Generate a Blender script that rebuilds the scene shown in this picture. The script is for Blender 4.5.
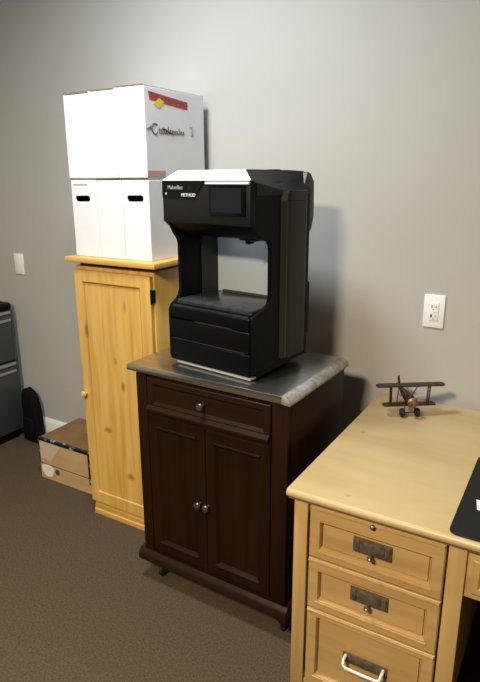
import bpy, bmesh, math, random
from mathutils import Vector, Matrix
for o in list(bpy.data.objects):
    bpy.data.objects.remove(o, do_unlink=True)
S = bpy.context.scene
COL = S.collection
random.seed(4)

# ------------------------------------------------------------------ camera
cam_d = bpy.data.cameras.new('camera')
cam = bpy.data.objects.new('camera', cam_d); COL.objects.link(cam)
F_PX, PITCH, YAW, ROLL = 573.06, -0.2757, 0.5353, -0.0035
cam_d.sensor_fit = 'VERTICAL'
cam_d.sensor_height = 36.0
cam_d.lens = 36.0 * F_PX / 682.0
cam_d.clip_start = 0.05
fw = Vector((-math.sin(YAW) * math.cos(PITCH), math.cos(YAW) * math.cos(PITCH), math.sin(PITCH)))
rt = Vector((math.cos(YAW), math.sin(YAW), 0)); up = rt.cross(fw)
rt2 = math.cos(ROLL) * rt + math.sin(ROLL) * up
up2 = -math.sin(ROLL) * rt + math.cos(ROLL) * up
cam.matrix_world = Matrix(((rt2.x, up2.x, -fw.x, 1.8943), (rt2.y, up2.y, -fw.y, -2.065),
                           (rt2.z, up2.z, -fw.z, 1.5569), (0, 0, 0, 1)))
S.camera = cam

# ------------------------------------------------------------------ world, lights, exposure
w = bpy.data.worlds.new('world'); S.world = w; w.use_nodes = True
w.node_tree.nodes['Background'].inputs[0].default_value = (0.95, 0.97, 1.0, 1)
w.node_tree.nodes['Background'].inputs[1].default_value = 0.03
S.view_settings.view_transform = 'Standard'
S.view_settings.look = 'None'
S.view_settings.exposure = 0.02
S.view_settings.gamma = 1.0
S.view_settings.use_curve_mapping = False

def area(name, loc, target, sx, sy, power, col):
    d = bpy.data.lights.new(name, 'AREA'); d.shape = 'RECTANGLE'; d.size = sx; d.size_y = sy
    d.energy = power; d.color = col
    o = bpy.data.objects.new(name, d); COL.objects.link(o); o.location = loc
    o.rotation_euler = (Vector(target) - Vector(loc)).to_track_quat('-Z', 'Y').to_euler()
    return o
area('ceiling_panel_warm', (1.15, -3.05, 2.70), (1.15, -3.05, 0), 0.45, 0.45, 160, (1.0, 0.83, 0.575))
area('ceiling_panel_cool', (0.60, -0.90, 2.70), (0.60, -0.90, 0), 0.45, 0.35, 40, (0.91, 0.97, 1.0))

# ------------------------------------------------------------------ materials
def mat(name, col, rough=0.5, metal=0.0, spec=0.5, coat=0.0, emit=None):
    m = bpy.data.materials.new(name); m.use_nodes = True
    b = m.node_tree.nodes['Principled BSDF']
    b.inputs['Base Color'].default_value = (*col, 1)
    b.inputs['Roughness'].default_value = rough
    b.inputs['Metallic'].default_value = metal
    b.inputs['Specular IOR Level'].default_value = spec
    b.inputs['Coat Weight'].default_value = coat
    if emit:
        b.inputs['Emission Color'].default_value = (*emit[0], 1)
        b.inputs['Emission Strength'].default_value = emit[1]
    return m

def noise_mat(name, stops, scale=(1, 1, 1), nscale=5, detail=6, rough=0.5, bump=0.0, bscale=None, metal=0.0,
              spec=0.5, knots=None, coat=0.0, distortion=0.0):
    m = mat(name, stops[0][1], rough, metal, spec, coat)
    nt = m.node_tree; N = nt.nodes; L = nt.links; b = N['Principled BSDF']
    tc = N.new('ShaderNodeTexCoord'); mp = N.new('ShaderNodeMapping')
    mp.inputs['Scale'].default_value = scale
    L.new(tc.outputs['Object'], mp.inputs['Vector'])
    n = N.new('ShaderNodeTexNoise'); n.inputs['Scale'].default_value = nscale
    n.inputs['Detail'].default_value = detail; n.inputs['Distortion'].default_value = distortion
    L.new(mp.outputs[0], n.inputs['Vector'])
    r = N.new('ShaderNodeValToRGB')
    el = r.color_ramp.elements
    while len(el) < len(stops): el.new(0.5)
    for e, (p, c) in zip(el, stops): e.position = p; e.color = (*c, 1)
    L.new(n.outputs['Fac'], r.inputs['Fac'])
    out = r.outputs['Color']
    if knots:
        for (kx, ky, kz, rx, ry, rz, kcol, strength) in knots:
            mk = N.new('ShaderNodeMapping'); mk.inputs['Location'].default_value = (-kx / rx, -ky / ry, -kz / rz)
            mk.inputs['Scale'].default_value = (1 / rx, 1 / ry, 1 / rz)
            L.new(tc.outputs['Object'], mk.inputs['Vector'])
            v = N.new('ShaderNodeVectorMath'); v.operation = 'LENGTH'; L.new(mk.outputs[0], v.inputs[0])
            mr = N.new('ShaderNodeMapRange'); mr.inputs['From Min'].default_value = 0.35; mr.inputs['From Max'].default_value = 1.0
            mr.inputs['To Min'].default_value = strength; mr.inputs['To Max'].default_value = 0
            L.new(v.outputs['Value'], mr.inputs['Value'])
            mx = N.new('ShaderNodeMixRGB'); mx.inputs[2].default_value = (*kcol, 1)
            L.new(mr.outputs[0], mx.inputs[0]); L.new(out, mx.inputs[1]); out = mx.outputs[0]
    L.new(out, b.inputs['Base Color'])
    if bump:
        nb = N.new('ShaderNodeTexNoise'); nb.inputs['Scale'].default_value = bscale or nscale
        nb.inputs['Detail'].default_value = 4
        L.new(tc.outputs['Object'] if bscale else mp.outputs[0], nb.inputs['Vector'])
        bp = N.new('ShaderNodeBump'); bp.inputs['Strength'].default_value = bump; bp.inputs['Distance'].default_value = 0.004
        L.new(nb.outputs['Fac'], bp.inputs['Height']); L.new(bp.outputs[0], b.inputs['Normal'])
    return m

KB = (0.30, 0.11, 0.02)
PINE_KNOTS = [(0.045, 0, 0.921, 0.011, 0.5, 0.040, KB, 0.75), (0.236, 0, 0.691, 0.015, 0.5, 0.030, KB, 0.8), (0.130, 0, 0.463, 0.030, 0.5, 0.018, KB, 0.75),
              (0.250, 0, 0.258, 0.026, 0.5, 0.022, KB, 0.8), (0.140, 0, 0.90, 0.008, 0.5, 0.14, (0.50, 0.24, 0.05), 0.5), (0.300, 0, 0.90, 0.010, 0.5, 0.20, (0.50, 0.24, 0.05), 0.55),
              (0.215, 0, 0.40, 0.008, 0.5, 0.12, (0.50, 0.24, 0.05), 0.4), (0.09, 0, 0.65, 0.008, 0.5, 0.16, (0.50, 0.24, 0.05), 0.4), (0.27, 0, 1.05, 0.010, 0.5, 0.035, KB, 0.5),
              (0.34, 0, 0.62, 0.009, 0.5, 0.10, (0.50, 0.24, 0.05), 0.5), (0.20, 0, 0.80, 0.012, 0.5, 0.022, KB, 0.5)]
DK = (0.42, 0.235, 0.04)
DESK_KNOTS = [(0.146, 0.033, 0.714, 0.012, 0.008, 0.1, DK, 0.75), (0.047, 0.449, 0.714, 0.011, 0.012, 0.1, DK, 0.75), (0.33, 0.20, 0.714, 0.05, 0.02, 0.1, DK, 0.15)]
M = {}
M['wall'] = noise_mat('wall_paint', [(0.3, (0.462, 0.460, 0.448)), (0.7, (0.482, 0.480, 0.468))], nscale=3, rough=0.75, bump=0.08, bscale=260, spec=0.3)
M['carpet'] = noise_mat('carpet', [(0.30, (0.060, 0.045, 0.0295)), (0.5, (0.085, 0.064, 0.0425)), (0.72, (0.120, 0.091, 0.061))],
                        nscale=150, detail=5, rough=0.95, bump=0.35, bscale=180, spec=0.1)
M['ceiling'] = mat('ceiling_paint', (0.50, 0.50, 0.49), 0.9)
M['trim'] = mat('white_trim_paint', (0.83, 0.83, 0.82), 0.45)
M['pine'] = noise_mat('honey_pine', [(0.30, (0.558, 0.325, 0.0756)), (0.5, (0.6696, 0.4171, 0.1116)), (0.7, (0.7254, 0.485, 0.144))],
                      scale=(16, 16, 0.9), nscale=2.2, rough=0.42, knots=PINE_KNOTS, distortion=0.4)
M['pine_cross'] = noise_mat('honey_pine_cross', [(0.30, (0.558, 0.325, 0.0756)), (0.5, (0.6696, 0.4171, 0.1116)), (0.7, (0.7254, 0.485, 0.144))],
                            scale=(0.9, 16, 16), nscale=2.2, rough=0.42)
M['maple'] = noise_mat('tan_desk_wood', [(0.28, (0.4368, 0.273, 0.1053)), (0.5, (0.504, 0.3318, 0.1404)), (0.75, (0.5544, 0.378, 0.1716))],
                       scale=(14, 14, 1.0), nscale=2.0, rough=0.4, distortion=0.3)
M['maple_top'] = noise_mat('tan_desk_top_wood', [(0.28, (0.4752, 0.3385, 0.165)), (0.5, (0.5227, 0.3893, 0.2007)), (0.75, (0.5544, 0.4232, 0.232))],
                           scale=(1.3, 5, 5), nscale=2.4, rough=0.36, knots=DESK_KNOTS)
M['maple_cross'] = noise_mat('tan_desk_wood_cross', [(0.28, (0.4368, 0.273, 0.1053)), (0.5, (0.504, 0.3318, 0.1404)), (0.75, (0.5544, 0.378, 0.1716))],
                             scale=(1.0, 14, 14), nscale=2.0, rough=0.4)
M['maple_carved'] = noise_mat('tan_carved_wood', [(0.3, (0.462, 0.2772, 0.1014)), (0.7, (0.5544, 0.3612, 0.1482))], nscale=30, rough=0.42)
M['apron_red'] = mat('reddish_panel_wood', (0.33, 0.15, 0.07), 0.4)
M['mahogany'] = noise_mat('dark_mahogany', [(0.3, (0.013, 0.004675, 0.002025)), (0.7, (0.024, 0.0088, 0.0036))], scale=(12, 12, 0.8), nscale=2, rough=0.45, spec=0.11)
M['mahogany_cross'] = noise_mat('dark_mahogany_cross', [(0.3, (0.013, 0.004675, 0.002025)), (0.7, (0.024, 0.0088, 0.0036))], scale=(0.8, 12, 12), nscale=2, rough=0.36, spec=0.28)
M['steel'] = noise_mat('brushed_steel', [(0.35, (0.50, 0.49, 0.46)), (0.65, (0.62, 0.61, 0.58))], scale=(1, 30, 30), nscale=3, rough=0.26, metal=1.0)
M['steel_edge'] = noise_mat('pale_steel_edge', [(0.35, (0.26, 0.25, 0.23)), (0.6, (0.42, 0.41, 0.38)), (0.8, (0.55, 0.54, 0.51))], nscale=45, rough=0.5, metal=0.35)  # paler and rougher than the steel top, finely speckled
M['white_board'] = noise_mat('white_cardboard', [(0.3, (0.80, 0.82, 0.88)), (0.7, (0.84, 0.86, 0.92))], nscale=6, rough=0.6)
M['kraft'] = noise_mat('kraft_cardboard', [(0.3, (0.46, 0.315, 0.155)), (0.7, (0.56, 0.39, 0.20))], scale=(1, 1, 6), nscale=5, rough=0.75)
M['glare'] = mat('painted_glare', (0.60, 0.50, 0.37), 0.3)  # glare on the box front, painted as a pale colour
M['kraft_lid'] = noise_mat('darker_kraft_lid', [(0.3, (0.18, 0.100, 0.040)), (0.7, (0.25, 0.145, 0.062))], nscale=6, rough=0.7)
M['hole_shade_seam'] = mat('hole_shade_and_seam', (0.03, 0.024, 0.02), 0.9)  # shade inside the hand holes put into the colour; also the box seam
M['red_tape'] = noise_mat('red_printed_tape', [(0.42, (0.42, 0.03, 0.03)), (0.52, (0.22, 0.02, 0.02)), (0.6, (0.5, 0.06, 0.05))], scale=(1, 1, 1.5), nscale=38, detail=1, rough=0.4)
M['yellow'] = mat('yellow_sticker', (0.85, 0.66, 0.02), 0.5)
M['ink'] = mat('black_ink', (0.13, 0.125, 0.125), 0.6)
M['ink_soft'] = mat('faded_grey_ink', (0.42, 0.40, 0.40), 0.6)
M['ink_blue'] = mat('blue_ink', (0.22, 0.25, 0.45), 0.6)
M['ink_red'] = mat('faded_red_ink', (0.62, 0.33, 0.29), 0.6)
M['black'] = mat('black_plastic', (0.0030, 0.0033, 0.0042), 0.42, 0, 0.10)
M['black_gloss'] = mat('glossy_black_plastic', (0.003, 0.003, 0.004), 0.2, 0, 0.25)
M['graphite'] = mat('graphite_plastic', (0.009, 0.010, 0.0115), 0.45, 0, 0.25)
M['column_grey'] = mat('grey_metal_column', (0.024, 0.025, 0.024), 0.5, 0.0, 0.25)
M['edge_grey'] = mat('warm_grey_glint', (0.055, 0.052, 0.045), 0.45, 0.0, 0.3)
M['silver'] = mat('silver_plastic', (0.78, 0.81, 0.86), 0.30, 0.1)
M['trim_grey'] = mat('pale_grey_trim', (0.36, 0.37, 0.37), 0.4)
M['chamber'] = mat('added_chamber_panel', (0.46, 0.53, 0.60), 0.5)
M['screen'] = mat('screen_glass', (0.008, 0.010, 0.016), 0.2, 0, 0.25)
M['logo'] = mat('pale_logo_print', (0.42, 0.43, 0.46), 0.5)
M['logo_white'] = mat('white_logo_print', (0.80, 0.82, 0.86), 0.5)
M['plate'] = noise_mat('build_plate', [(0.4, (0.03, 0.032, 0.035)), (0.6, (0.05, 0.052, 0.054))], nscale=40, rough=0.2)
M['chrome'] = mat('chrome', (0.85, 0.84, 0.80), 0.38, 0.35)
M['pewter'] = noise_mat('aged_pewter', [(0.35, (0.085, 0.068, 0.045)), (0.65, (0.16, 0.135, 0.10))], nscale=60, rough=0.45, metal=0.25)
M['nickel'] = mat('satin_nickel', (0.20, 0.185, 0.16), 0.38, 0.9)
M['rubber'] = mat('black_rubber', (0.012, 0.012, 0.012), 0.6)
M['slate'] = mat('slate_grey_steel', (0.047, 0.053, 0.058), 0.42)
M['slate_dark'] = mat('black_steel', (0.003, 0.003, 0.0035), 0.5, 0, 0.2)
M['alu'] = mat('pale_aluminium', (0.42, 0.44, 0.45), 0.35, 0.6)
M['bag'] = noise_mat('black_nylon', [(0.4, (0.002, 0.002, 0.0025)), (0.6, (0.004, 0.004, 0.0045))], nscale=60, spec=0.15, rough=0.8, bump=0.3, bscale=30)
M['mat'] = mat('black_desk_mat', (0.009, 0.0095, 0.009), 0.6, 0, 0.25)
M['ivory'] = mat('white_plate_plastic', (0.92, 0.93, 0.95), 0.35)
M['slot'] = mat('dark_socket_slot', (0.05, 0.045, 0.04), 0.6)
M['slot_soft'] = mat('grey_socket_mark', (0.30, 0.29, 0.27), 0.6)
M['rust'] = noise_mat('dark_rusted_metal', [(0.35, (0.020, 0.015, 0.012)), (0.6, (0.06, 0.038, 0.026)), (0.8, (0.13, 0.075, 0.04))], nscale=70, rough=0.5, metal=0.4)
M['copper'] = noise_mat('aged_copper', [(0.35, (0.17, 0.095, 0.045)), (0.7, (0.38, 0.23, 0.12))], nscale=50, rough=0.42, metal=0.5)
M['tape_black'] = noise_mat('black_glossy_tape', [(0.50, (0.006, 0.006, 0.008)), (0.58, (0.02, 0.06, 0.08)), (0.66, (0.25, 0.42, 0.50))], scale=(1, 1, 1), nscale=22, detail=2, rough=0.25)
M['paper'] = mat('white_label_paper', (0.85, 0.84, 0.82), 0.5)
M['green_ink'] = mat('dark_green_ink', (0.06, 0.07, 0.04), 0.6)

# ------------------------------------------------------------------ mesh helpers
class MB:
    def __init__(s): s.bm = bmesh.new()
    def box(s, x0, x1, y0, y1, z0, z1, bev=0.0, seg=2):
        r = bmesh.ops.create_cube(s.bm, size=1.0)
        for v in r['verts']:
            v.co = Vector(((x0 + x1) / 2 + v.co.x * (x1 - x0), (y0 + y1) / 2 + v.co.y * (y1 - y0), (z0 + z1) / 2 + v.co.z * (z1 - z0)))
        if bev > 0:
            es = list({e for v in r['verts'] for e in v.link_edges})
            bmesh.ops.bevel(s.bm, geom=es, offset=bev, segments=seg, profile=0.5, affect='EDGES')
        return s
    def prism(s, pts, axis, a, b, bev=0.0, seg=2):
        # pts: polygon in the two other axes (order x,y,z without axis); extruded from a to b
        def mk(p, t):
            if axis == 0: return Vector((t, p[0], p[1]))
            if axis == 1: return Vector((p[0], t, p[1]))
            return Vector((p[0], p[1], t))
        va = [s.bm.verts.new(mk(p, a)) for p in pts]; vb = [s.bm.verts.new(mk(p, b)) for p in pts]
        fs = [s.bm.faces.new(va), s.bm.faces.new(vb[::-1])]
        n = len(pts)
        for i in range(n):
            fs.append(s.bm.faces.new((va[i], vb[i], vb[(i + 1) % n], va[(i + 1) % n])))
        bmesh.ops.recalc_face_normals(s.bm, faces=fs)
        if bev > 0:
            es = list({e for f in fs for e in f.edges})
            bmesh.ops.bevel(s.bm, geom=es, offset=bev, segments=seg, profile=0.5, affect='EDGES')
        return s
    def loft(s, rings, cap=True):
        vs = [[s.bm.verts.new(Vector(p)) for p in r] for r in rings]
        fs = []
        n = len(rings[0])
        for a, b in zip(vs, vs[1:]):
            for i in range(n):
                fs.append(s.bm.faces.new((a[i], b[i], b[(i + 1) % n], a[(i + 1) % n])))
        if cap: fs.append(s.bm.faces.new(vs[0][::-1])); fs.append(s.bm.faces.new(vs[-1]))
        bmesh.ops.recalc_face_normals(s.bm, faces=fs)
        return s
    def lathe(s, prof, loc, axis=(0, 0, 1), seg=20):
        # prof: (radius, height) along axis
        q = Vector((0, 0, 1)).rotation_difference(Vector(axis)).to_matrix()
        rings = []
        for r, h in prof:
            rings.append([Vector(loc) + q @ Vector((max(r, 1e-5) * math.cos(2 * math.pi * k / seg), max(r, 1e-5) * math.sin(2 * math.pi * k / seg), h)) for k in range(seg)])
        return s.loft(rings)
    def tube(s, pts, r, seg=8, r2=None):
        pts = [Vector(p) for p in pts]; rings = []
        ref = None
        for i, p in enumerate(pts):
            t = (pts[min(i + 1, len(pts) - 1)] - pts[max(i - 1, 0)]).normalized()
            if ref is None:
                ref = t.orthogonal().normalized()
            else:
                ref = (ref - t * ref.dot(t)).normalized()
            b = t.cross(ref)
            rr = r if r2 is None else r + (r2 - r) * i / (len(pts) - 1)
            rings.append([p + (ref * math.cos(2 * math.pi * k / seg) + b * math.sin(2 * math.pi * k / seg)) * rr for k in range(seg)])
        return s.loft(rings)
    def ell(s, c, rad, seg=12, rot=None):
        r = bmesh.ops.create_uvsphere(s.bm, u_segments=seg, v_segments=max(6, seg // 2), radius=1.0)
        for v in r['verts']:
            p = Vector((v.co.x * rad[0], v.co.y * rad[1], v.co.z * rad[2]))
            if rot is not None: p = rot @ p
            v.co = Vector(c) + p
        return s
    def build(s, name, m, parent=None, smooth=True, label=None):
        me = bpy.data.meshes.new(name)
        bmesh.ops.recalc_face_normals(s.bm, faces=s.bm.faces)
        s.bm.to_mesh(me); s.bm.free()
        if smooth:
            for p in me.polygons: p.use_smooth = True
            try: me.set_sharp_from_angle(angle=math.radians(32))
            except Exception: pass
        ms = m if isinstance(m, (list, tuple)) else [m]
        for k in ms: me.materials.append(k)
        o = bpy.data.objects.new(name, me); COL.objects.link(o)
        if parent: o.parent = parent
        if label: o['label'] = label
        return o

def thing(name, label, cat, loc=(0, 0, 0), rz=0.0, group=None):
    o = bpy.data.objects.new(name, None); COL.objects.link(o)
    o.location = loc; o.rotation_euler = (0, 0, rz); o.empty_display_size = 0.05
    o['label'] = label; o['category'] = cat
    if group: o['group'] = group
    return o
def tag(o, label, cat, group=None):
    o['label'] = label; o['category'] = cat
    if group: o['group'] = group
    return o
def struct(o): o['kind'] = 'structure'; return o

def text(name, body, size, m, parent, origin, xdir, ydir, label=None):
    c = bpy.data.curves.new(name, 'FONT'); c.body = body; c.size = size; c.extrude = 0.0004
    c.align_x = 'LEFT'; c.align_y = 'CENTER'
    t = bpy.data.objects.new(name + '_tmp', c); COL.objects.link(t)
    dg = bpy.context.evaluated_depsgraph_get()
    me = bpy.data.meshes.new_from_object(t.evaluated_get(dg))
    bpy.data.objects.remove(t, do_unlink=True)
    X = Vector(xdir).normalized(); Yv = Vector(ydir).normalized(); Zv = X.cross(Yv)
    me.transform(Matrix(((X.x, Yv.x, Zv.x, origin[0]), (X.y, Yv.y, Zv.y, origin[1]), (X.z, Yv.z, Zv.z, origin[2]), (0, 0, 0, 1))))
    me.materials.clear(); me.materials.append(m)
    o = bpy.data.objects.new(name, me); COL.objects.link(o); o.parent = parent
    if label: o['label'] = label
    return o

def boolean_cut(o, cutter):
    md = o.modifiers.new('cut', 'BOOLEAN'); md.object = cutter; md.operation = 'DIFFERENCE'; md.solver = 'EXACT'
    dg = bpy.context.evaluated_depsgraph_get()
    me = bpy.data.meshes.new_from_object(o.evaluated_get(dg))
    o.modifiers.clear(); o.data = me
    bpy.data.objects.remove(cutter, do_unlink=True)

# framed panel: frame ring with a recessed field, front looking to -y at y = yf
def framed(mb, x0, x1, z0, z1, yf, yb, l, r, b, t, recess, slope, groove=0.0):
    xi0, xi1, zi0, zi1 = x0 + l, x1 - r, z0 + b, z1 - t
    bm = mb.bm
    def ring(a, bb, c, d, y): return [bm.verts.new((a, y, c)), bm.verts.new((bb, y, c)), bm.verts.new((bb, y, d)), bm.verts.new((a, y, d))]
    e = min(0.003, (yb - yf) * 0.4)
    g = groove
    R = [ring(x0, x1, z0, z1, yb), ring(x0, x1, z0, z1, yf + e), ring(x0 + e, x1 - e, z0 + e, z1 - e, yf), ring(xi0, xi1, zi0, zi1, yf),
         ring(xi0 + slope, xi1 - slope, zi0 + slope, zi1 - slope, yf + recess)]
    if g > 0:
        a = slope
        R += [ring(xi0 + a + 0.0005, xi1 - a - 0.0005, zi0 + a + 0.0005, zi1 - a - 0.0005, yf + recess + g * 1.6), ring(xi0 + a + g, xi1 - a - g, zi0 + a + g, zi1 - a - g, yf + recess + g * 1.6),
              ring(xi0 + a + g + 0.0005, xi1 - a - g - 0.0005, zi0 + a + g + 0.0005, zi1 - a - g - 0.0005, yf + recess)]
    for A, B in zip(R, R[1:]):
        for i in range(4): bm.faces.new((A[i], A[(i + 1) % 4], B[(i + 1) % 4], B[i]))
    bm.faces.new(R[-1]); bm.faces.new(R[0][::-1])
    return mb

# ------------------------------------------------------------------ room
WY = 0.15
struct(MB().box(-1.62, 3.6, -4.2, WY + 0.1, -0.06, 0.0).build('floor', M['carpet'], smooth=False))
struct(MB().box(-1.62, 3.6, WY, WY + 0.1, 0.0, 2.75).build('wall_back', M['wall'], smooth=False))
struct(MB().box(-1.62, -1.52, -4.2, WY, 0.0, 2.75).build('wall_left', M['wall'], smooth=False))
struct(MB().box(-1.62, 3.6, -4.2, WY + 0.1, 2.75, 2.81).build('ceiling', M['ceiling'], smooth=False))
bb = MB().prism([(WY, 0), (WY - 0.016, 0), (WY - 0.016, 0.115), (WY - 0.010, 0.130), (WY - 0.004, 0.140), (WY, 0.140)], 0, -1.52, 3.6).build('baseboard_back', M['trim'])
struct(bb)

# wall plates
t = thing('switch_plate', 'blank white plate on the grey wall above the filing cabinet', 'wall plate', (-0.909, WY, 1.085))
MB().box(-0.038, 0.038, -0.007, 0.0, -0.060, 0.060, 0.003).build('cover_plate', M['ivory'], t)
for z in (-0.042, 0.042):
    MB().lathe([(0.0032, 0), (0.0032, 0.0012), (0.0, 0.0018)], (0, -0.0068, z), (0, -1, 0), 10).build('screw', M['ivory'], t)

t = thing('wall_outlet', 'white electrical outlet plate on the wall above the tan desk', 'outlet', (1.443, WY, 1.069))
MB().box(-0.039, 0.039, -0.007, 0.0, -0.064, 0.064, 0.003).build('cover_plate', M['ivory'], t)
MB().box(-0.0175, 0.0175, -0.0105, -0.006, -0.0345, 0.0345, 0.0015).build('socket_face', M['ivory'], t)
for x, z, a, b, k in ((-0.0075, 0.019, 0.0016, 0.006, 'slot'), (0.0075, 0.019, 0.0016, 0.005, 'slot'), (-0.0075, -0.017, 0.0034, 0.0052, 'slot'), (0.0075, -0.017, 0.0014, 0.005, 'slot_soft')):
    MB().box(x - a, x + a, -0.0112, -0.010, z - b, z + b).build('socket_slot', M[k], t)
for z in (0.0075, -0.029):
    MB().lathe([(0.0026, 0), (0.0026, 0.001), (0, 0.001)], (0, -0.0103, z), (0, -1, 0), 10).build('ground_hole', M['slot_soft'], t)
MB().box(-0.006, 0.006, -0.0125, -0.010, -0.004, 0.002, 0.0008).build('test_button', M['ivory'], t)

# ------------------------------------------------------------------ tall pine cabinet
t = thing('storage_cabinet', 'tall honey pine cabinet with one panelled door, white boxes on its top', 'cabinet', (0.03, -0.315, 0))
c = MB()
c.box(-0.007, 0.42, 0.018, 0.44, 0.05, 1.202, 0.002)
c.build('body', M['pine'], t)
c = MB()
c.prism([(0.44, 0), (0.002, 0), (0.002, 0.022), (0.006, 0.026), (0.006, 0.044), (0.012, 0.050), (0.012, 0.064), (0.44, 0.064)], 0, 0.004, 0.424)
c.build('plinth', M['pine_cross'], t)
d = framed(MB(), -0.003, 0.414, 0.070, 1.186, -0.004, 0.018, 0.046, 0.052, 0.058, 0.048, 0.006, 0.003, 0.0045).build('door', M['pine'], t)
MB().lathe([(0.007, 0), (0.006, 0.008), (0.013, 0.014), (0.015, 0.020), (0.012, 0.026), (0.0, 0.028)], (0.016, -0.003, 0.622), (0, -1, 0), 18).build('knob', M['pine_cross'], d)
for z in (1.105, 0.16):
    MB().box(0.4145, 0.4225, -0.002, 0.020, z - 0.026, z + 0.026, 0.002).lathe([(0.004, -0.03), (0.004, 0.03)], (0.418, -0.003, z), seg=10).build('hinge', M['slate_dark'], d)
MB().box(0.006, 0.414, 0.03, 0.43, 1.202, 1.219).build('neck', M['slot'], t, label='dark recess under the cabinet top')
MB().box(-0.031, 0.455, -0.022, 0.452, 1.219, 1.242, 0.004, 2).build('cabinet_top', M['pine_cross'], t)

# ------------------------------------------------------------------ white file boxes on the cabinet
def file_box(label, x0, x1, y0, y1, z0, z1, hole, marks):
    t = thing('file_box', label, 'box', ((x0 + x1) / 2, y0, z0), 0, 'white boxes stacked on the pine cabinet')
    hw, D, H = (x1 - x0) / 2 - 0.0016, y1 - y0, z1 - z0
    b = MB().box(-hw, hw, 0, D, 0, H - 0.006, 0.002, 1)
    if hole:
        b.box(-hw + 0.004, hw - 0.004, 0.004, D - 0.004, 0.004, H - 0.010)
        bm = b.bm
    body = b.build('body', [M['white_board'], M['hole_shade_seam']], t, smooth=False)
    if hole:
        # flip the inner shell so that the box is hollow, then cut the hand hole
        bm = bmesh.new(); bm.from_mesh(body.data)
        inner = [f for f in bm.faces if all(0.0035 < v.co.y < D - 0.0035 and abs(v.co.x) < hw - 0.0035 for v in f.verts)]
        bmesh.ops.reverse_faces(bm, faces=inner)
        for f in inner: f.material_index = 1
        bm.to_mesh(body.data); bm.free()
        hx, hz = hole
        cpts = []
        for k in range(16):
            a = 2 * math.pi * k / 16
            cpts.append((hx + (0.030 if math.cos(a) > 0 else -0.030) + 0.0115 * math.cos(a), hz + 0.0125 * math.sin(a)))
        cut = MB().prism(cpts, 1, -0.02, 0.02).build('cutter', M['white_board'], None, smooth=False)
        cut.location = t.location
        bpy.context.view_layer.update()
        boolean_cut(body, cut)
    # two closing flaps on the top, slightly sprung
    for s in (0, 1):
        ya, yb = (0.0, D * 0.495) if s == 0 else (D * 0.505, D)
        la, lb = (0.0055 * random.random(), 0.0055 * random.random()) if s == 0 else (0.0, 0.0)   # sprung front edge, left and right
        zb, th = H - 0.0056, 0.0036
        f = MB().loft([[(-hw + 0.001, ya, zb + la), (hw - 0.001, ya, zb + lb), (hw - 0.001, ya, zb + lb + th), (-hw + 0.001, ya, zb + la + th)],
                       [(-hw + 0.001, yb, zb), (hw - 0.001, yb, zb), (hw - 0.001, yb, zb + th), (-hw + 0.001, yb, zb + th)]])
        fl = f.build('lid_flap', [M['white_board'], M['kraft_lid']], t, smooth=False)
        for pg in fl.data.polygons:
            if pg.normal.y < -0.7: pg.material_index = 1      # raw corrugated edge
    for (mx0, mx1, mz0, mz1, k) in marks:
        MB().box(mx0, mx1, -0.0008, 0.001, mz0, mz1).build('printed_mark', M[k], t, smooth=False)
    return t
Y0, Y1 = -0.290, 0.098
lowx = (0.022, 0.166, 0.302, 0.439)
l1 = file_box('white box with a hand hole in the bottom row, farthest from the printer', lowx[0], lowx[1], Y0, Y1, 1.2425, 1.560, (-0.008, 0.238), ((-0.055, 0.022, 0.291, 0.297, 'logo'),))
l2 = file_box('plain white box without a hand hole, between two boxes with hand holes', lowx[1], lowx[2], Y0, Y1, 1.2425, 1.559, None, ())
l3 = file_box('white box with a hand hole in the bottom row, next to the black printer', lowx[2], lowx[3], Y0, Y1, 1.2425, 1.560, (-0.002, 0.242), ((-0.045, 0.025, 0.293, 0.298, 'white_board'),))
upx = (0.018, 0.158, 0.294, 0.438)
u1 = file_box('plain white box in the top row, farthest from the printer', upx[0], upx[1], Y0 - 0.002, Y1, 1.5615, 1.886, None, ())
u2 = file_box('plain white box in the middle of the top row of boxes', upx[1], upx[2], Y0 - 0.004, Y1, 1.5615, 1.889, None, ())
u3 = file_box('white box with red tape and a yellow sticker on its side', upx[2], upx[3], Y0 - 0.003, Y1, 1.5615, 1.894, None, ())
# things on the side of the last upper box (local: x = half width, y from 0 to .39, z from 0)
hx = (upx[3] - upx[2]) / 2
OX, OY, OZ = hx - 0.0016, Y0 - 0.003, 1.5615
def side_quad(pts, name, m, lab=None, th=0.0009):
    q = [(y - OY, z - OZ) for y, z in pts]
    return MB().prism(q, 0, OX - 0.0005, OX + th).build(name, m, u3, smooth=False, label=lab)
side_quad([(-0.268, 1.872), (-0.021, 1.855), (-0.022, 1.826), (-0.262, 1.842)], 'printed_tape', M['red_tape'], 'strip of red printed tape')
side_quad([(-0.239, 1.832), (-0.203, 1.852), (-0.172, 1.842), (-0.207, 1.816)], 'sticker', M['yellow'], 'small yellow sticker', 0.0014)
side_quad([(-0.290, 1.589), (-0.180, 1.589), (-0.180, 1.568), (-0.290, 1.568)], 'printed_mark', M['ink_red'])
wr = MB()
def stroke(pts, r):
    wr.tube([(OX + 0.0004, y - OY, z - OZ) for y, z in pts], r, 5)
cpt = [(-0.236 + 0.020 * math.cos(a) * 1.0, 1.742 + 0.019 * math.sin(a)) for a in [0.7 + k * (4.9 / 14) for k in range(15)]]
stroke(cpt, 0.0026)
stroke([(-0.283, 1.738), (-0.262, 1.748), (-0.250, 1.735)], 0.003)
pts = []
for k in range(60):
    u = k / 59
    pts.append((-0.212 + 0.165 * u + 0.006 * math.sin(k * 1.25 + 1.4), 1.736 + 0.011 * (1 - 0.5 * u) * math.sin(k * 1.25) + (0.012 if k in (22, 23, 47, 48) else 0)))
stroke(pts, 0.0021)
stroke([(-0.190, 1.747), (-0.120, 1.728)], 0.0040)
wr.build('handwriting', M['ink'], u3)
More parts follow.
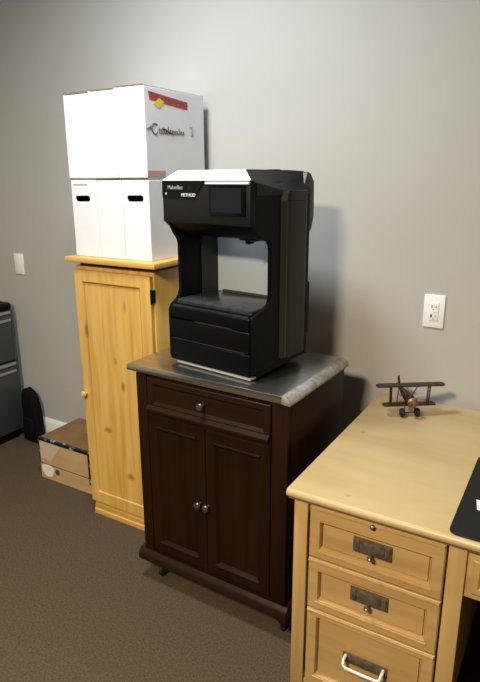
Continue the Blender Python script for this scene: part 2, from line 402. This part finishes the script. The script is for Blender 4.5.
wr = MB(); stroke([(-0.012, 1.760), (0.008, 1.762), (0.012, 1.748), (0.004, 1.740), (0.014, 1.728), (-0.004, 1.730)], 0.002)
wr.build('blue_mark', M['ink_blue'], u3)
MB().prism([(-0.29 - OY, 1.60 - OZ), (-0.275 - OY, 1.60 - OZ), (-0.275 - OY, 1.725 - OZ), (-0.29 - OY, 1.725 - OZ)], 0, OX - 0.0005, OX + 0.0004).build('edge_crease', M['white_board'], u3, smooth=False)

# ------------------------------------------------------------------ dark cart
t = thing('kitchen_cart', 'dark mahogany cart with a steel top, two doors and casters, under the black printer', 'cart', (0.5064, -0.5507, 0), -0.0282)
XL, XR, ZB, ZT = 0.042, 0.672, 0.130, 0.877
MB().box(XL, XR, 0.016, 0.460, ZB, ZT, 0.003).build('body', M['mahogany'], t)
f = MB(); f.box(XL, XL + 0.048, 0.004, 0.03, ZB, ZT, 0.003); f.build('corner_post', M['mahogany'], t)
f = MB(); f.box(XR - 0.058, XR, 0.004, 0.03, ZB, ZT, 0.003); f.build('corner_post', M['mahogany'], t)
dr = framed(MB(), 0.096, 0.610, 0.742, 0.868, 0.0, 0.017, 0.022, 0.022, 0.026, 0.020, 0.008, 0.010)
dr.prism([(0.002, 0.738), (-0.010, 0.742), (-0.012, 0.752), (-0.004, 0.762), (0.002, 0.764)], 0, 0.098, 0.608)
dr = dr.build('drawer', M['mahogany_cross'], t)
KN = [(0.006, 0), (0.005, 0.010), (0.011, 0.015), (0.0135, 0.021), (0.011, 0.027), (0.0, 0.029)]
MB().lathe(KN, (0.344, 0.006, 0.810), (0, -1, 0), 18).build('knob', M['nickel'], dr)
for x0, x1, kx in ((0.095, 0.3505, 0.326), (0.3535, 0.612, 0.362)):
    dd = framed(MB(), x0, x1, 0.152, 0.724, 0.0, 0.017, 0.040, 0.040, 0.040, 0.046, 0.010, 0.011)
    # raised bead round the field
    dd.prism([(0.000, 0.188), (-0.006, 0.190), (-0.006, 0.195), (0.001, 0.200)], 0, x0 + 0.038, x1 - 0.038)
    dd.prism([(0.000, 0.684), (-0.005, 0.682), (-0.005, 0.677), (0.001, 0.672)], 0, x0 + 0.038, x1 - 0.038)
    dd = dd.build('door', M['mahogany'], t)
    MB().lathe(KN, (kx, 0.001, 0.427), (0, -1, 0), 18).build('knob', M['nickel'], dd)
MB().box(0.096, 0.610, 0.008, 0.02, 0.724, 0.742).build('rail', M['mahogany_cross'], t)
pl = MB()
pl.prism([(0.468, 0.088), (-0.012, 0.088), (-0.014, 0.094), (-0.014, 0.112), (-0.008, 0.124), (0.004, 0.133), (0.468, 0.133)], 0, 0.022, 0.686)
pl.build('plinth', M['mahogany_cross'], t)
for x0, x1, sx in ((0.684, 0.644, -1),):
    MB().prism([(x0, 0.089), (x1, 0.089), (x1 - 0.012 * sx, 0.080), (x0 + 0.014 * sx, 0.064), (x0 + 0.006 * sx, 0.058), (x0, 0.060)], 1, -0.012, 0.03).build('foot_bracket', M['mahogany'], t)
for x, y in ((0.100, 0.045), (0.655, 0.045), (0.100, 0.42), (0.640, 0.42)):
    cs = MB().box(x - 0.018, x + 0.018, y - 0.018, y + 0.018, 0.082, 0.088).prism([(y - 0.012, 0.083), (y + 0.012, 0.083), (y + 0.010, 0.026), (y - 0.002, 0.022)], 0, x - 0.012, x - 0.0095)
    cs.prism([(y - 0.012, 0.083), (y + 0.012, 0.083), (y + 0.010, 0.026), (y - 0.002, 0.022)], 0, x + 0.0095, x + 0.012)
    cs = cs.build('caster', M['nickel'], t)
    MB().lathe([(0.020, -0.008), (0.026, -0.006), (0.027, 0.0), (0.026, 0.006), (0.020, 0.008)], (x, y, 0.027), (1, 0, 0), 24).build('wheel', M['rubber'], cs)
# steel top with a rolled edge
tp = MB()
tp.prism([(0.000, 0.880), (0.002, 0.898), (0.006, 0.905), (0.012, 0.907), (0.650, 0.907), (0.650, 0.880)], 1, 0.0, 0.476, 0.003, 2)
tp.build('steel_top', M['steel'], t)
MB().prism([(0.6495, 0.880), (0.6495, 0.9055), (0.654, 0.9068), (0.664, 0.904), (0.675, 0.897), (0.682, 0.886), (0.680, 0.877)], 1, 0.0, 0.478, 0.0015, 2).build('rolled_edge', M['steel_edge'], t, label='pale rolled edge of the steel top')

# ------------------------------------------------------------------ black 3D printer on the cart
t = thing('three_d_printer', 'black printer with an open build chamber and touch screen, on the steel topped cart', '3D printer', (0.6412, -0.4582, 0.9090), -0.1432)
W_ = 0.380
prof = [(0.006, 0.020), (0.0, 0.030), (0.0, 0.198), (0.010, 0.216), (0.062, 0.232), (0.082, 0.244), (0.092, 0.266),
        (0.092, 0.425), (0.088, 0.442), (0.076, 0.454), (0.055, 0.462), (0.020, 0.490), (0.004, 0.502), (0.0, 0.512), (0.0, 0.640), (0.06, 0.634),
        (0.16, 0.612), (0.29, 0.600), (0.33, 0.60), (0.33, 0.040), (0.177, 0.046)]
profL = [(0.056 if abs(a - 0.092) < 0.001 else (0.052 if abs(a - 0.088) < 0.001 else (0.048 if abs(a - 0.082) < 0.001 else (0.044 if abs(a - 0.076) < 0.001 else (0.036 if abs(a - 0.055) < 0.001 else (0.036 if abs(a - 0.062) < 0.001 else a))))), b) for a, b in prof]
profR = [(a + 0.012 if 0.07 < a < 0.095 else a, b) for a, b in prof]
for x0, x1, prof in ((0.0, 0.016, profL), (W_ - 0.016, W_, profR)):
    MB().prism(prof, 0, x0, x1, 0.0015, 1).build('side_panel', M['black'], t)
# base with three stacked front panels
MB().box(0.016, W_ - 0.016, 0.012, 0.33, 0.020, 0.222).build('base', M['black'], t)
for z0, z1 in ((0.015, 0.093), (0.097, 0.168), (0.172, 0.214)):
    MB().box(0.008, W_ - 0.006, -0.006, 0.03, z0, z1, 0.006, 3).build('base_panel', M['black'], t)
for z, xs in ((0.170, (0.13, 0.25)), (0.096, (0.02, 0.30))):
    MB().box(xs[0], xs[1] + 0.05, -0.0035, 0.006, z - 0.0012, z + 0.0012).build('seam_glint', M['edge_grey'], t)  # glints along the seams put in as thin grey strips
MB().box(0.040, W_ - 0.004, -0.003, 0.030, 0.0050, 0.0135, 0.002).build('base_trim', M['trim_grey'], t, label='silver trim along the bottom')
for x in (0.06, 0.32):
    for y in (0.04, 0.26):
        MB().lathe([(0.014, -0.0015), (0.014, 0.006)], (x, y, 0), seg=14).build('foot', M['rubber'], t)
MB().box(0.020, W_ - 0.020, 0.030, 0.248, 0.222, 0.234, 0.002).build('build_plate', M['plate'], t)
MB().prism([(-0.002, 0.212), (0.032, 0.226), (0.032, 0.220), (0.0, 0.204)], 0, 0.020, W_ - 0.020).build('tray_lip', M['graphite'], t)
# added panel standing in for the wall behind the open chamber; inner rails
MB().box(0.016, W_ - 0.016, 0.250, 0.262, 0.222, 0.60).build('stand_in_back', M['chamber'], t, label='pale added panel standing in for the wall behind')
for x0, x1 in ((0.016, 0.024), (W_ - 0.024, W_ - 0.016)):
    MB().box(x0, x1, 0.165, 0.249, 0.235, 0.50).build('inner_rail', M['column_grey'], t)
MB().box(0.055, W_ - 0.055, 0.238, 0.250, 0.234, 0.240).build('plate_clip', M['slot'], t)
# head
MB().prism([(0.004, 0.510), (0.022, 0.492), (0.056, 0.466), (0.075, 0.458), (0.25, 0.470), (0.25, 0.64), (0.004, 0.640)], 0, 0.016, W_ - 0.016).build('head', M['black'], t)
MB().box(0.0, W_, -0.008, 0.02, 0.506, 0.644, 0.005, 2).build('head_front', M['graphite'], t)
MB().prism([(0.003, 0.590), (0.150, 0.588), (0.196, 0.642), (0.003, 0.642)], 1, -0.0105, -0.007).build('gloss_panel', M['black_gloss'], t)
MB().box(0.200, W_ - 0.002, -0.0130, -0.006, 0.6315, 0.6395, 0.001).build('screen_trim', M['silver'], t)
sc = MB().box(0.214, 0.364, -0.012, -0.006, 0.536, 0.629, 0.003).build('touch_screen', M['black_gloss'], t)
MB().box(0.226, 0.348, -0.0128, -0.011, 0.546, 0.620).build('screen_glass', M['screen'], sc)
MB().prism([(0.030, 0.007), (0.33, 0.026), (0.33, 0.042), (0.177, 0.046), (0.03, 0.024)], 0, 0.04, W_ - 0.003).build('under_tray', M['black'], t)
text('logo', 'MakerBot', 0.0175, M['logo'], t, (0.030, -0.0108, 0.621), (1, 0, 0), (0, 0, 1))
text('logo', 'METHOD', 0.0155, M['logo_white'], t, (0.092, -0.0108, 0.597), (1, 0, 0), (0, 0, 1))
MB().lathe([(0.007, 0), (0.007, 0.0012), (0, 0.0012)], (0.128, -0.0104, 0.620), (0, -1, 0), 14).build('button', M['graphite'], t)
MB().lathe([(0.004, 0), (0.004, 0.0012), (0, 0.0012)], (0.022, -0.0104, 0.601), (0, -1, 0), 12).build('button', M['logo'], t)
ex = MB().box(0.270, 0.345, 0.070, 0.150, 0.452, 0.475, 0.006).build('extruder', M['black_gloss'], t)
MB().box(0.285, 0.303, 0.085, 0.115, 0.440, 0.454, 0.004).build('nozzle', M['black'], ex)

# top: silver slope in front, dark cap with bevelled sides
MB().loft([[(0.002, -0.006, 0.6435), (W_ - 0.002, -0.006, 0.6435), (W_ - 0.002, -0.004, 0.6465), (0.002, -0.004, 0.6465)],
           [(0.045, 0.026, 0.6435), (W_ - 0.045, 0.026, 0.6435), (W_ - 0.045, 0.026, 0.676), (0.045, 0.026, 0.676)]]).build('top_bezel', M['silver'], t, label='bright silver sloping bezel')
rings = []
for y, zs, zt, dx, e in ((0.006, 0.640, 0.650, 0.012, 0.0), (0.026, 0.638, 0.675, 0.048, 0.0), (0.16, 0.612, 0.675, 0.048, -0.004), (0.25, 0.604, 0.676, 0.040, -0.006), (0.325, 0.602, 0.673, 0.026, -0.006)):
    rings.append([(e, y, 0.598), (W_ - e, y, 0.598), (W_ - e, y, zs), (W_ - dx, y, zt), (dx, y, zt), (e, y, zs)])
MB().loft(rings).build('top_cover', M['graphite'], t)
MB().box(0.10, 0.28, 0.12, 0.27, 0.672, 0.678, 0.0025).build('top_hatch', M['column_grey'], t)
MB().box(0.300, 0.335, 0.18, 0.215, 0.671, 0.678, 0.002).build('top_latch', M['black'], t)
# grey side columns and rear housing
for s in (0, 1):
    fx = (lambda x: x) if s == 0 else (lambda x: W_ - x)
    MB().prism([(fx(0.380 - 0.004), 0.150), (fx(0.392), 0.166), (fx(0.398), 0.186), (fx(0.398), 0.278), (fx(0.390), 0.296), (fx(0.376), 0.300)], 2, 0.046, 0.578, 0.0012, 1).build('side_column', M['column_grey'], t)
    MB().prism([(fx(0.3775), 0.152), (fx(0.390), 0.164), (fx(0.3955), 0.174), (fx(0.3800), 0.174)], 2, 0.047, 0.608, 0.0008, 1).build('column_edge', M['edge_grey'], t)
    MB().prism([(fx(0.376), 0.172), (fx(0.398), 0.182), (fx(0.399), 0.280), (fx(0.388), 0.298), (fx(0.376), 0.300)], 2, 0.576, 0.612, 0.003, 1).build('column_cap', M['graphite'], t)
MB().box(0.008, W_ - 0.010, 0.262, 0.350, 0.040, 0.602, 0.006).build('rear_housing', M['column_grey'], t)
MB().box(W_ - 0.014, W_ - 0.002, 0.3, 0.332, 0.045, 0.56, 0.003).build('rear_edge', M['edge_grey'], t)
hd = MB().prism([(0.285, 0.49), (0.285, 0.605), (0.318, 0.672), (0.336, 0.668), (0.362, 0.640), (0.366, 0.52), (0.352, 0.475), (0.335, 0.465)], 0, 0.002, W_ - 0.004, 0.006, 2)
hd.build('rear_hood', M['edge_grey'], t)
MB().box(W_ - 0.012, W_ - 0.003, 0.325, 0.348, 0.10, 0.29, 0.003).build('rear_latch', M['black'], t)
# added fill lamp to brighten the panel behind the chamber
ld = bpy.data.lights.new('chamber_fill', 'AREA'); ld.shape = 'RECTANGLE'; ld.size = 0.24; ld.size_y = 0.03; ld.energy = 0.10; ld.color = (0.93, 0.97, 1.0)
lo = bpy.data.objects.new('chamber_fill', ld); COL.objects.link(lo); lo.parent = t; lo.location = (0.19, 0.13, 0.455); lo.rotation_euler = (math.radians(38), 0, 0)
MB().box(0.06, 0.32, 0.120, 0.150, 0.459, 0.464).build('fill_strip', M['logo_white'], t)  # strip that goes with the added fill lamp

# ------------------------------------------------------------------ tan desk
t = thing('wooden_desk', 'tan wooden desk with carved drawer fronts, the model biplane on its top', 'desk', (1.285, -0.735, 0))
DW = 1.37; DD = 0.853
top = MB()
top.prism([(-0.006, 0.677), (-0.008, 0.689), (-0.020, 0.691), (-0.023, 0.697), (-0.023, 0.705), (-0.019, 0.711), (-0.014, 0.714), (DD - 0.004, 0.714), (DD, 0.710), (DD, 0.677)], 0, -0.017, DW + 0.017, 0.003, 2)
top.build('desk_top', M['maple_top'], t)

def pedestal(x0, mirror=False):
    # x0: left outer edge; width .47
    w_ = 0.470
    c = MB()
    c.box(x0 + 0.010, x0 + w_ - 0.012, 0.085, DD - 0.02, 0.05, 0.676)
    c.build('pedestal', M['maple'], t)
    for a, b in ((0.0, 0.042), (0.426, w_)):
        p = MB(); p.box(x0 + a, x0 + b, 0.0, 0.042, 0.0, 0.677, 0.002)
        p.build('post', M['maple'], t)
        MB().box(x0 + a, x0 + b, DD - 0.05, DD - 0.008, 0.0, 0.677, 0.002).build('post', M['maple'], t)
    pb = MB().box(x0 + 0.042, x0 + 0.426, 0.008, 0.03, 0.0, 0.052, 0.002).build('plinth_rail', M['maple_cross'], t)
    xa, xb = x0 + 0.049, x0 + 0.420
    for (z0, z1, bt, tt, kind) in ((0.506, 0.672, 0.030, 0.046, 0), (0.333, 0.500, 0.030, 0.036, 0), (0.058, 0.327, 0.034, 0.022, 1)):
        d = framed(MB(), xa, xb, z0, z1, 0.000, 0.024, 0.031, 0.031, bt, tt, 0.011, 0.004, 0.0040)
        d = d.build('drawer', M['maple_cross'], t)
        MB().prism([(0.003, z1 - 0.010), (-0.004, z1 - 0.008), (-0.004, z1 - 0.003), (0.003, z1 - 0.001)], 0, xa + 0.002, xb - 0.002).build('bead_molding', M['maple_carved'], d)
        MB().prism([(0.009, z0 + bt - 0.001), (-0.003, z0 + bt - 0.004), (-0.003, z0 + bt - 0.010), (0.003, z0 + bt - 0.012)], 0, xa + 0.026, xb - 0.026).build('bead_molding', M['maple_carved'], d)
        cx = x0 + 0.2315
        zc = (z0 + bt + z1 - tt) / 2
        if kind == 0:
            zc = z1 - 0.083 if tt > 0.04 else z1 - 0.072
            p = MB().box(cx - 0.054, cx + 0.054, 0.0045, 0.010, zc - 0.023, zc + 0.023, 0.002)
            p.box(cx - 0.050, cx - 0.036, 0.0015, 0.006, zc - 0.019, zc + 0.019, 0.002).box(cx + 0.036, cx + 0.050, 0.0015, 0.006, zc - 0.019, zc + 0.019, 0.002)
            p.box(cx - 0.034, cx + 0.034, 0.003, 0.006, zc - 0.010, zc + 0.016, 0.002)
            p = p.build('pull_plate', M['pewter'], d)
            MB().lathe([(0.005, 0), (0.005, 0.010), (0.008, 0.014), (0.007, 0.019), (0, 0.021)], (cx, 0.003, zc - 0.019), (0, -1, 0), 14).build('pull_knob', M['pewter'], p)
            MB().ell((cx + 0.001, -0.0175, zc - 0.0185), (0.003, 0.0025, 0.003), 10).build('pull_glint', M['chrome'], p, label='glint on the pull, added as a bright bead')  # highlight of the pull knob modelled as a bright bead
        else:
            zc = 0.196
            p = MB().box(cx - 0.066, cx + 0.066, 0.0045, 0.010, zc - 0.012, zc + 0.022, 0.002).build('pull_plate', M['pewter'], d)
            h = MB()
            bail = [(cx - 0.056, 0.004, zc + 0.014), (cx - 0.056, -0.016, zc + 0.012), (cx - 0.054, -0.024, zc + 0.004), (cx - 0.046, -0.027, zc - 0.001), (cx, -0.027, zc - 0.002),
                    (cx + 0.046, -0.027, zc - 0.001), (cx + 0.054, -0.024, zc + 0.004), (cx + 0.056, -0.016, zc + 0.012), (cx + 0.056, 0.004, zc + 0.014)]
            h.tube(bail, 0.0048, 10)
            h.build('pull_handle', M['chrome'], p, label='bright bail handle on the bottom drawer')
pedestal(0.0)
pedestal(DW - 0.470)
# key lock above the first drawer
lk = MB().lathe([(0.008, 0), (0.008, 0.006), (0.005, 0.008), (0, 0.008)], (0.232, 0.000, 0.662), (0, -1, 0), 16).build('key_lock', M['slot'], t)
MB().ell((0.231, -0.0085, 0.666), (0.0035, 0.0025, 0.0035), 10).build('lock_face', M['chrome'], lk)
# apron over the knee hole, back board
MB().box(0.470, DW - 0.470, 0.010, 0.030, 0.536, 0.677, 0.002).build('apron', M['maple_cross'], t)
ad = framed(MB(), 0.486, DW - 0.486, 0.556, 0.652, 0.000, 0.012, 0.016, 0.016, 0.016, 0.016, 0.007, 0.006).build('apron_drawer', M['maple_cross'], t)
MB().box(0.510, DW - 0.510, 0.0045, 0.008, 0.580, 0.628).build('drawer_field', M['apron_red'], ad, label='reddish field of the apron drawer')
MB().box(0.460, DW - 0.460, DD - 0.035, DD - 0.020, 0.06, 0.676).build('back_board', M['maple_cross'], t)

# black mat on the desk
t = thing('desk_mat', 'black mat with rounded corners lying on the tan desk top', 'desk mat', (1.706, -0.747, 0.7145))
def rr(x0, x1, y0, y1, r, n=6):
    p = []
    for cx, cy, a0 in ((x1 - r, y0 + r, -90), (x1 - r, y1 - r, 0), (x0 + r, y1 - r, 90), (x0 + r, y0 + r, 180)):
        for k in range(n + 1):
            a = math.radians(a0 + 90 * k / n); p.append((cx + r * math.cos(a), cy + r * math.sin(a)))
    return p
MB().prism(rr(0, 0.80, 0, 0.47, 0.022), 2, 0.0, 0.005, 0.0012, 1).build('mat_sheet', M['mat'], t)
MB().prism([(0.046, 0.138), (0.110, 0.138), (0.110, 0.190), (0.036, 0.190)], 2, 0.0048, 0.0056).build('printed_mark', M['paper'], t, label='white mark on the mat')

# ------------------------------------------------------------------ model biplane on the desk
ang = math.atan2(0.51, 0.86) + 0.07
t = thing('model_biplane', 'small dark metal model biplane standing on the desk by the wall', 'model airplane', (1.420, -0.052, 0.7145), ang)
t.scale = (1.0, 0.97, 0.95)
# local: x = span, -y = nose
fz = 0.066
fus = []
for y, rw, rh, dz in ((-0.050, 0.012, 0.012, 0), (-0.046, 0.018, 0.018, 0), (-0.020, 0.019, 0.020, 0.002), (0.020, 0.016, 0.018, 0.004), (0.070, 0.010, 0.011, 0.008), (0.115, 0.004, 0.006, 0.012)):
    fus.append([(rw * math.cos(2 * math.pi * k / 14), y, fz + dz + rh * math.sin(2 * math.pi * k / 14)) for k in range(14)])
MB().loft(fus).build('fuselage', M['rust'], t)
e = MB().lathe([(0.019, 0.0), (0.020, 0.006), (0.015, 0.012), (0.006, 0.014), (0.005, 0.020), (0, 0.021)], (0, -0.044, fz), (0, -1, 0), 16)
for k in range(7):
    a = 2 * math.pi * k / 7
    e.lathe([(0.0045, 0.012), (0.0045, 0.018), (0.0, 0.019)], (0, -0.050, fz), (math.cos(a), 0, math.sin(a)), 8)
e.build('engine', M['copper'], t, label='copper coloured engine')
def wing(z, half, y0, y1, tilt=0.0):
    pts = []
    for k in range(9):
        a = math.radians(-90 + 180 * k / 8); pts.append((half - 0.012 + 0.012 * math.cos(a), (y0 + y1) / 2 + (y1 - y0) / 2 * math.sin(a)))
    for k in range(9):
        a = math.radians(90 + 180 * k / 8); pts.append((-half + 0.012 + 0.012 * math.cos(a), (y0 + y1) / 2 + (y1 - y0) / 2 * math.sin(a)))
    return MB().prism(pts, 2, z, z + 0.006, 0.0015, 1)
wing(0.123, 0.128, -0.030, 0.006).build('upper_wing', M['rust'], t)
wing(0.044, 0.100, -0.028, 0.006).build('lower_wing', M['rust'], t)
for x in (-0.072, 0.072):
    for y in (-0.020, -0.004):
        MB().tube([(x * 0.96, y, 0.049), (x, y, 0.124)], 0.0028, 8).build('strut', M['rust'], t)
for x in (-0.014, 0.014):
    MB().tube([(x * 0.8, -0.008, 0.082), (x * 2.2, -0.010, 0.123)], 0.0022, 8).build('strut', M['copper'], t)
MB().prism([(0.095, 0.078), (0.118, 0.080), (0.124, 0.112), (0.114, 0.122), (0.102, 0.104)], 0, -0.002, 0.002, 0.0008, 1).build('tail_fin', M['rust'], t)
MB().prism([(-0.038, 0.098), (0.038, 0.098), (0.032, 0.120), (-0.032, 0.120)], 2, 0.077, 0.080).build('tail_plane', M['rust'], t)
for x in (-0.028, 0.028):
    MB().lathe([(0.010, -0.006), (0.0165, -0.006), (0.018, 0.0), (0.0165, 0.006), (0.010, 0.006)], (x, -0.026, 0.018), (1, 0, 0), 20).build('wheel', M['rubber'], t)
    MB().tube([(x * 0.9, -0.026, 0.018), (x * 0.4, -0.012, 0.050)], 0.0022, 8).build('landing_leg', M['rust'], t)
MB().tube([(-0.028, -0.026, 0.018), (0.028, -0.026, 0.018)], 0.0022, 8).build('axle', M['rust'], t)
MB().tube([(0, 0.108, 0.074), (0, 0.116, 0.0)], 0.002, 8).build('tail_skid', M['rust'], t)
MB().prism([(-0.010, fz - 0.030), (0.0, fz - 0.005), (0.012, fz + 0.028), (0.007, fz + 0.031), (-0.003, fz + 0.005), (-0.014, fz - 0.027)], 1, -0.067, -0.064, 0.001, 1).build('propeller', M['copper'], t)

# ------------------------------------------------------------------ filing cabinet with drawers facing into the room
t = thing('filing_cabinet', 'dark grey steel filing cabinet with pale pull strips, beside the black bag', 'filing cabinet', (-0.965, -0.575, 0))
MB().box(-0.46, -0.012, 0.0, 0.682, 0.055, 0.822, 0.004).build('body', M['slate_dark'], t)
MB().box(-0.44, -0.030, 0.02, 0.65, 0.0, 0.055).build('plinth', M['slate_dark'], t)
MB().prism(rr(-0.47, 0.006, -0.006, 0.684, 0.03), 2, 0.822, 0.858, 0.010, 3).build('cabinet_top', M['slate_dark'], t)
for z0, z1 in ((0.510, 0.815), (0.062, 0.500)):
    d = MB().box(-0.012, 0.0, 0.008, 0.662, z0, z1, 0.003).build('drawer', M['slate'], t)
    MB().box(-0.002, 0.010, 0.012, 0.660, z1 - 0.020, z1 - 0.003, 0.003).build('pull_strip', M['alu'], d)
    MB().box(-0.002, 0.008, 0.012, 0.660, z1 - 0.066, z1 - 0.050, 0.003).build('pull_strip', M['alu'], d)
MB().box(-0.012, 0.002, 0.664, 0.682, 0.062, 0.815, 0.004).build('corner_strip', M['slate'], t)

# black bag on the floor
t = thing('black_bag', 'black bag slumped on the floor between the filing cabinet and the cardboard box', 'bag', (-0.862, 0.092, 0))
b = MB()
rings = []
for z, rx, ry, ox, oy in ((0.0, 0.052, 0.060, 0, 0), (0.012, 0.066, 0.078, 0, 0), (0.08, 0.068, 0.082, 0, 0), (0.17, 0.064, 0.078, -0.004, 0.004), (0.25, 0.060, 0.072, -0.010, 0.008), (0.295, 0.054, 0.062, -0.016, 0.010), (0.318, 0.044, 0.050, -0.022, 0.012), (0.330, 0.026, 0.030, -0.028, 0.012), (0.333, 0.006, 0.008, -0.030, 0.012)):
    ring = []
    for k in range(28):
        a = 2 * math.pi * k / 28
        ca, sa = math.cos(a), math.sin(a)
        f_ = (abs(ca) ** 3 + abs(sa) ** 3) ** (-1 / 3) * (1 + 0.02 * math.sin(5 * a + z * 30))
        ring.append((ox + 1.12 * rx * ca * f_, (oy - 0.004) * 0.5 + 0.44 * ry * sa * f_, z))
    rings.append(ring)
b.loft(rings).build('bag_body', M['bag'], t)
MB().box(-0.045, 0.045, -0.050, -0.028, 0.03, 0.16, 0.010, 3).build('front_pocket', M['bag'], t)
MB().tube([(-0.03 + 0.02 * math.cos(a) - 0.0, 0.0 + 0.02, 0.318 + 0.016 * math.sin(a)) for a in [k * math.pi / 8 for k in range(9)]], 0.005, 8).build('carry_loop', M['bag'], t)
MB().tube([(0.056, -0.018, 0.26), (0.074, -0.030, 0.17), (0.074, -0.034, 0.06), (0.045, -0.036, 0.02)], 0.005, 8).build('shoulder_strap', M['bag'], t)

# ------------------------------------------------------------------ brown cardboard box on the floor
t = thing('cardboard_box', 'brown cardboard box with black taped edges on the carpet beside the pine cabinet', 'cardboard box', (-0.465, -0.205, 0))
bw, bd, bh = 0.372, 0.300, 0.232
MB().box(0, bw, 0, bd, 0, bh, 0.002, 1).build('body', M['kraft'], t, smooth=False)
for y0, y1 in ((0.002, bd / 2 - 0.001), (bd / 2 + 0.001, bd - 0.002)):
    MB().box(0.002, bw - 0.002, y0, y1, bh, bh + 0.003).build('lid_flap', M['kraft_lid'], t, smooth=False)
MB().box(0.0, bw + 0.001, -0.0012, 0.014, bh - 0.012, bh + 0.0045).build('edge_tape', M['tape_black'], t, smooth=False, label='glossy black tape along the top edge')
MB().box(bw - 0.012, bw + 0.0012, -0.0012, 0.010, 0.056, bh - 0.008).build('edge_tape', M['tape_black'], t, smooth=False, label='glossy black tape down the corner')
MB().box(-0.0012, 0.006, -0.0010, 0.010, 0.09, bh - 0.008).build('edge_tape', M['tape_black'], t, smooth=False)
MB().box(0.0, bw, -0.0008, 0.001, 0.088, 0.0915).build('seam', M['hole_shade_seam'], t, smooth=False)
MB().prism([(0.012, 0.120), (0.085, 0.112), (0.160, 0.205), (0.140, 0.222), (0.012, 0.222)], 1, -0.0007, 0.001).build('glare_patch', M['glare'], t, smooth=False, label='glare on the box front, painted as a pale patch')  # glare of clear tape laid on as a pale patch
q = [(0.055 + 0.044 * math.cos(a) * (1 + 0.12 * math.sin(3 * a)), 0.052 + 0.040 * math.sin(a) * (1 + 0.1 * math.cos(2 * a))) for a in [2 * math.pi * k / 20 for k in range(20)]]
MB().prism(q, 1, -0.001, 0.001).build('paper_patch', M['paper'], t, smooth=False, label='torn white paper patch')
MB().lathe([(0.017, 0), (0.017, 0.001), (0, 0.001)], (0.128, -0.0003, 0.060), (0, -1, 0), 12).build('printed_mark', M['green_ink'], t)
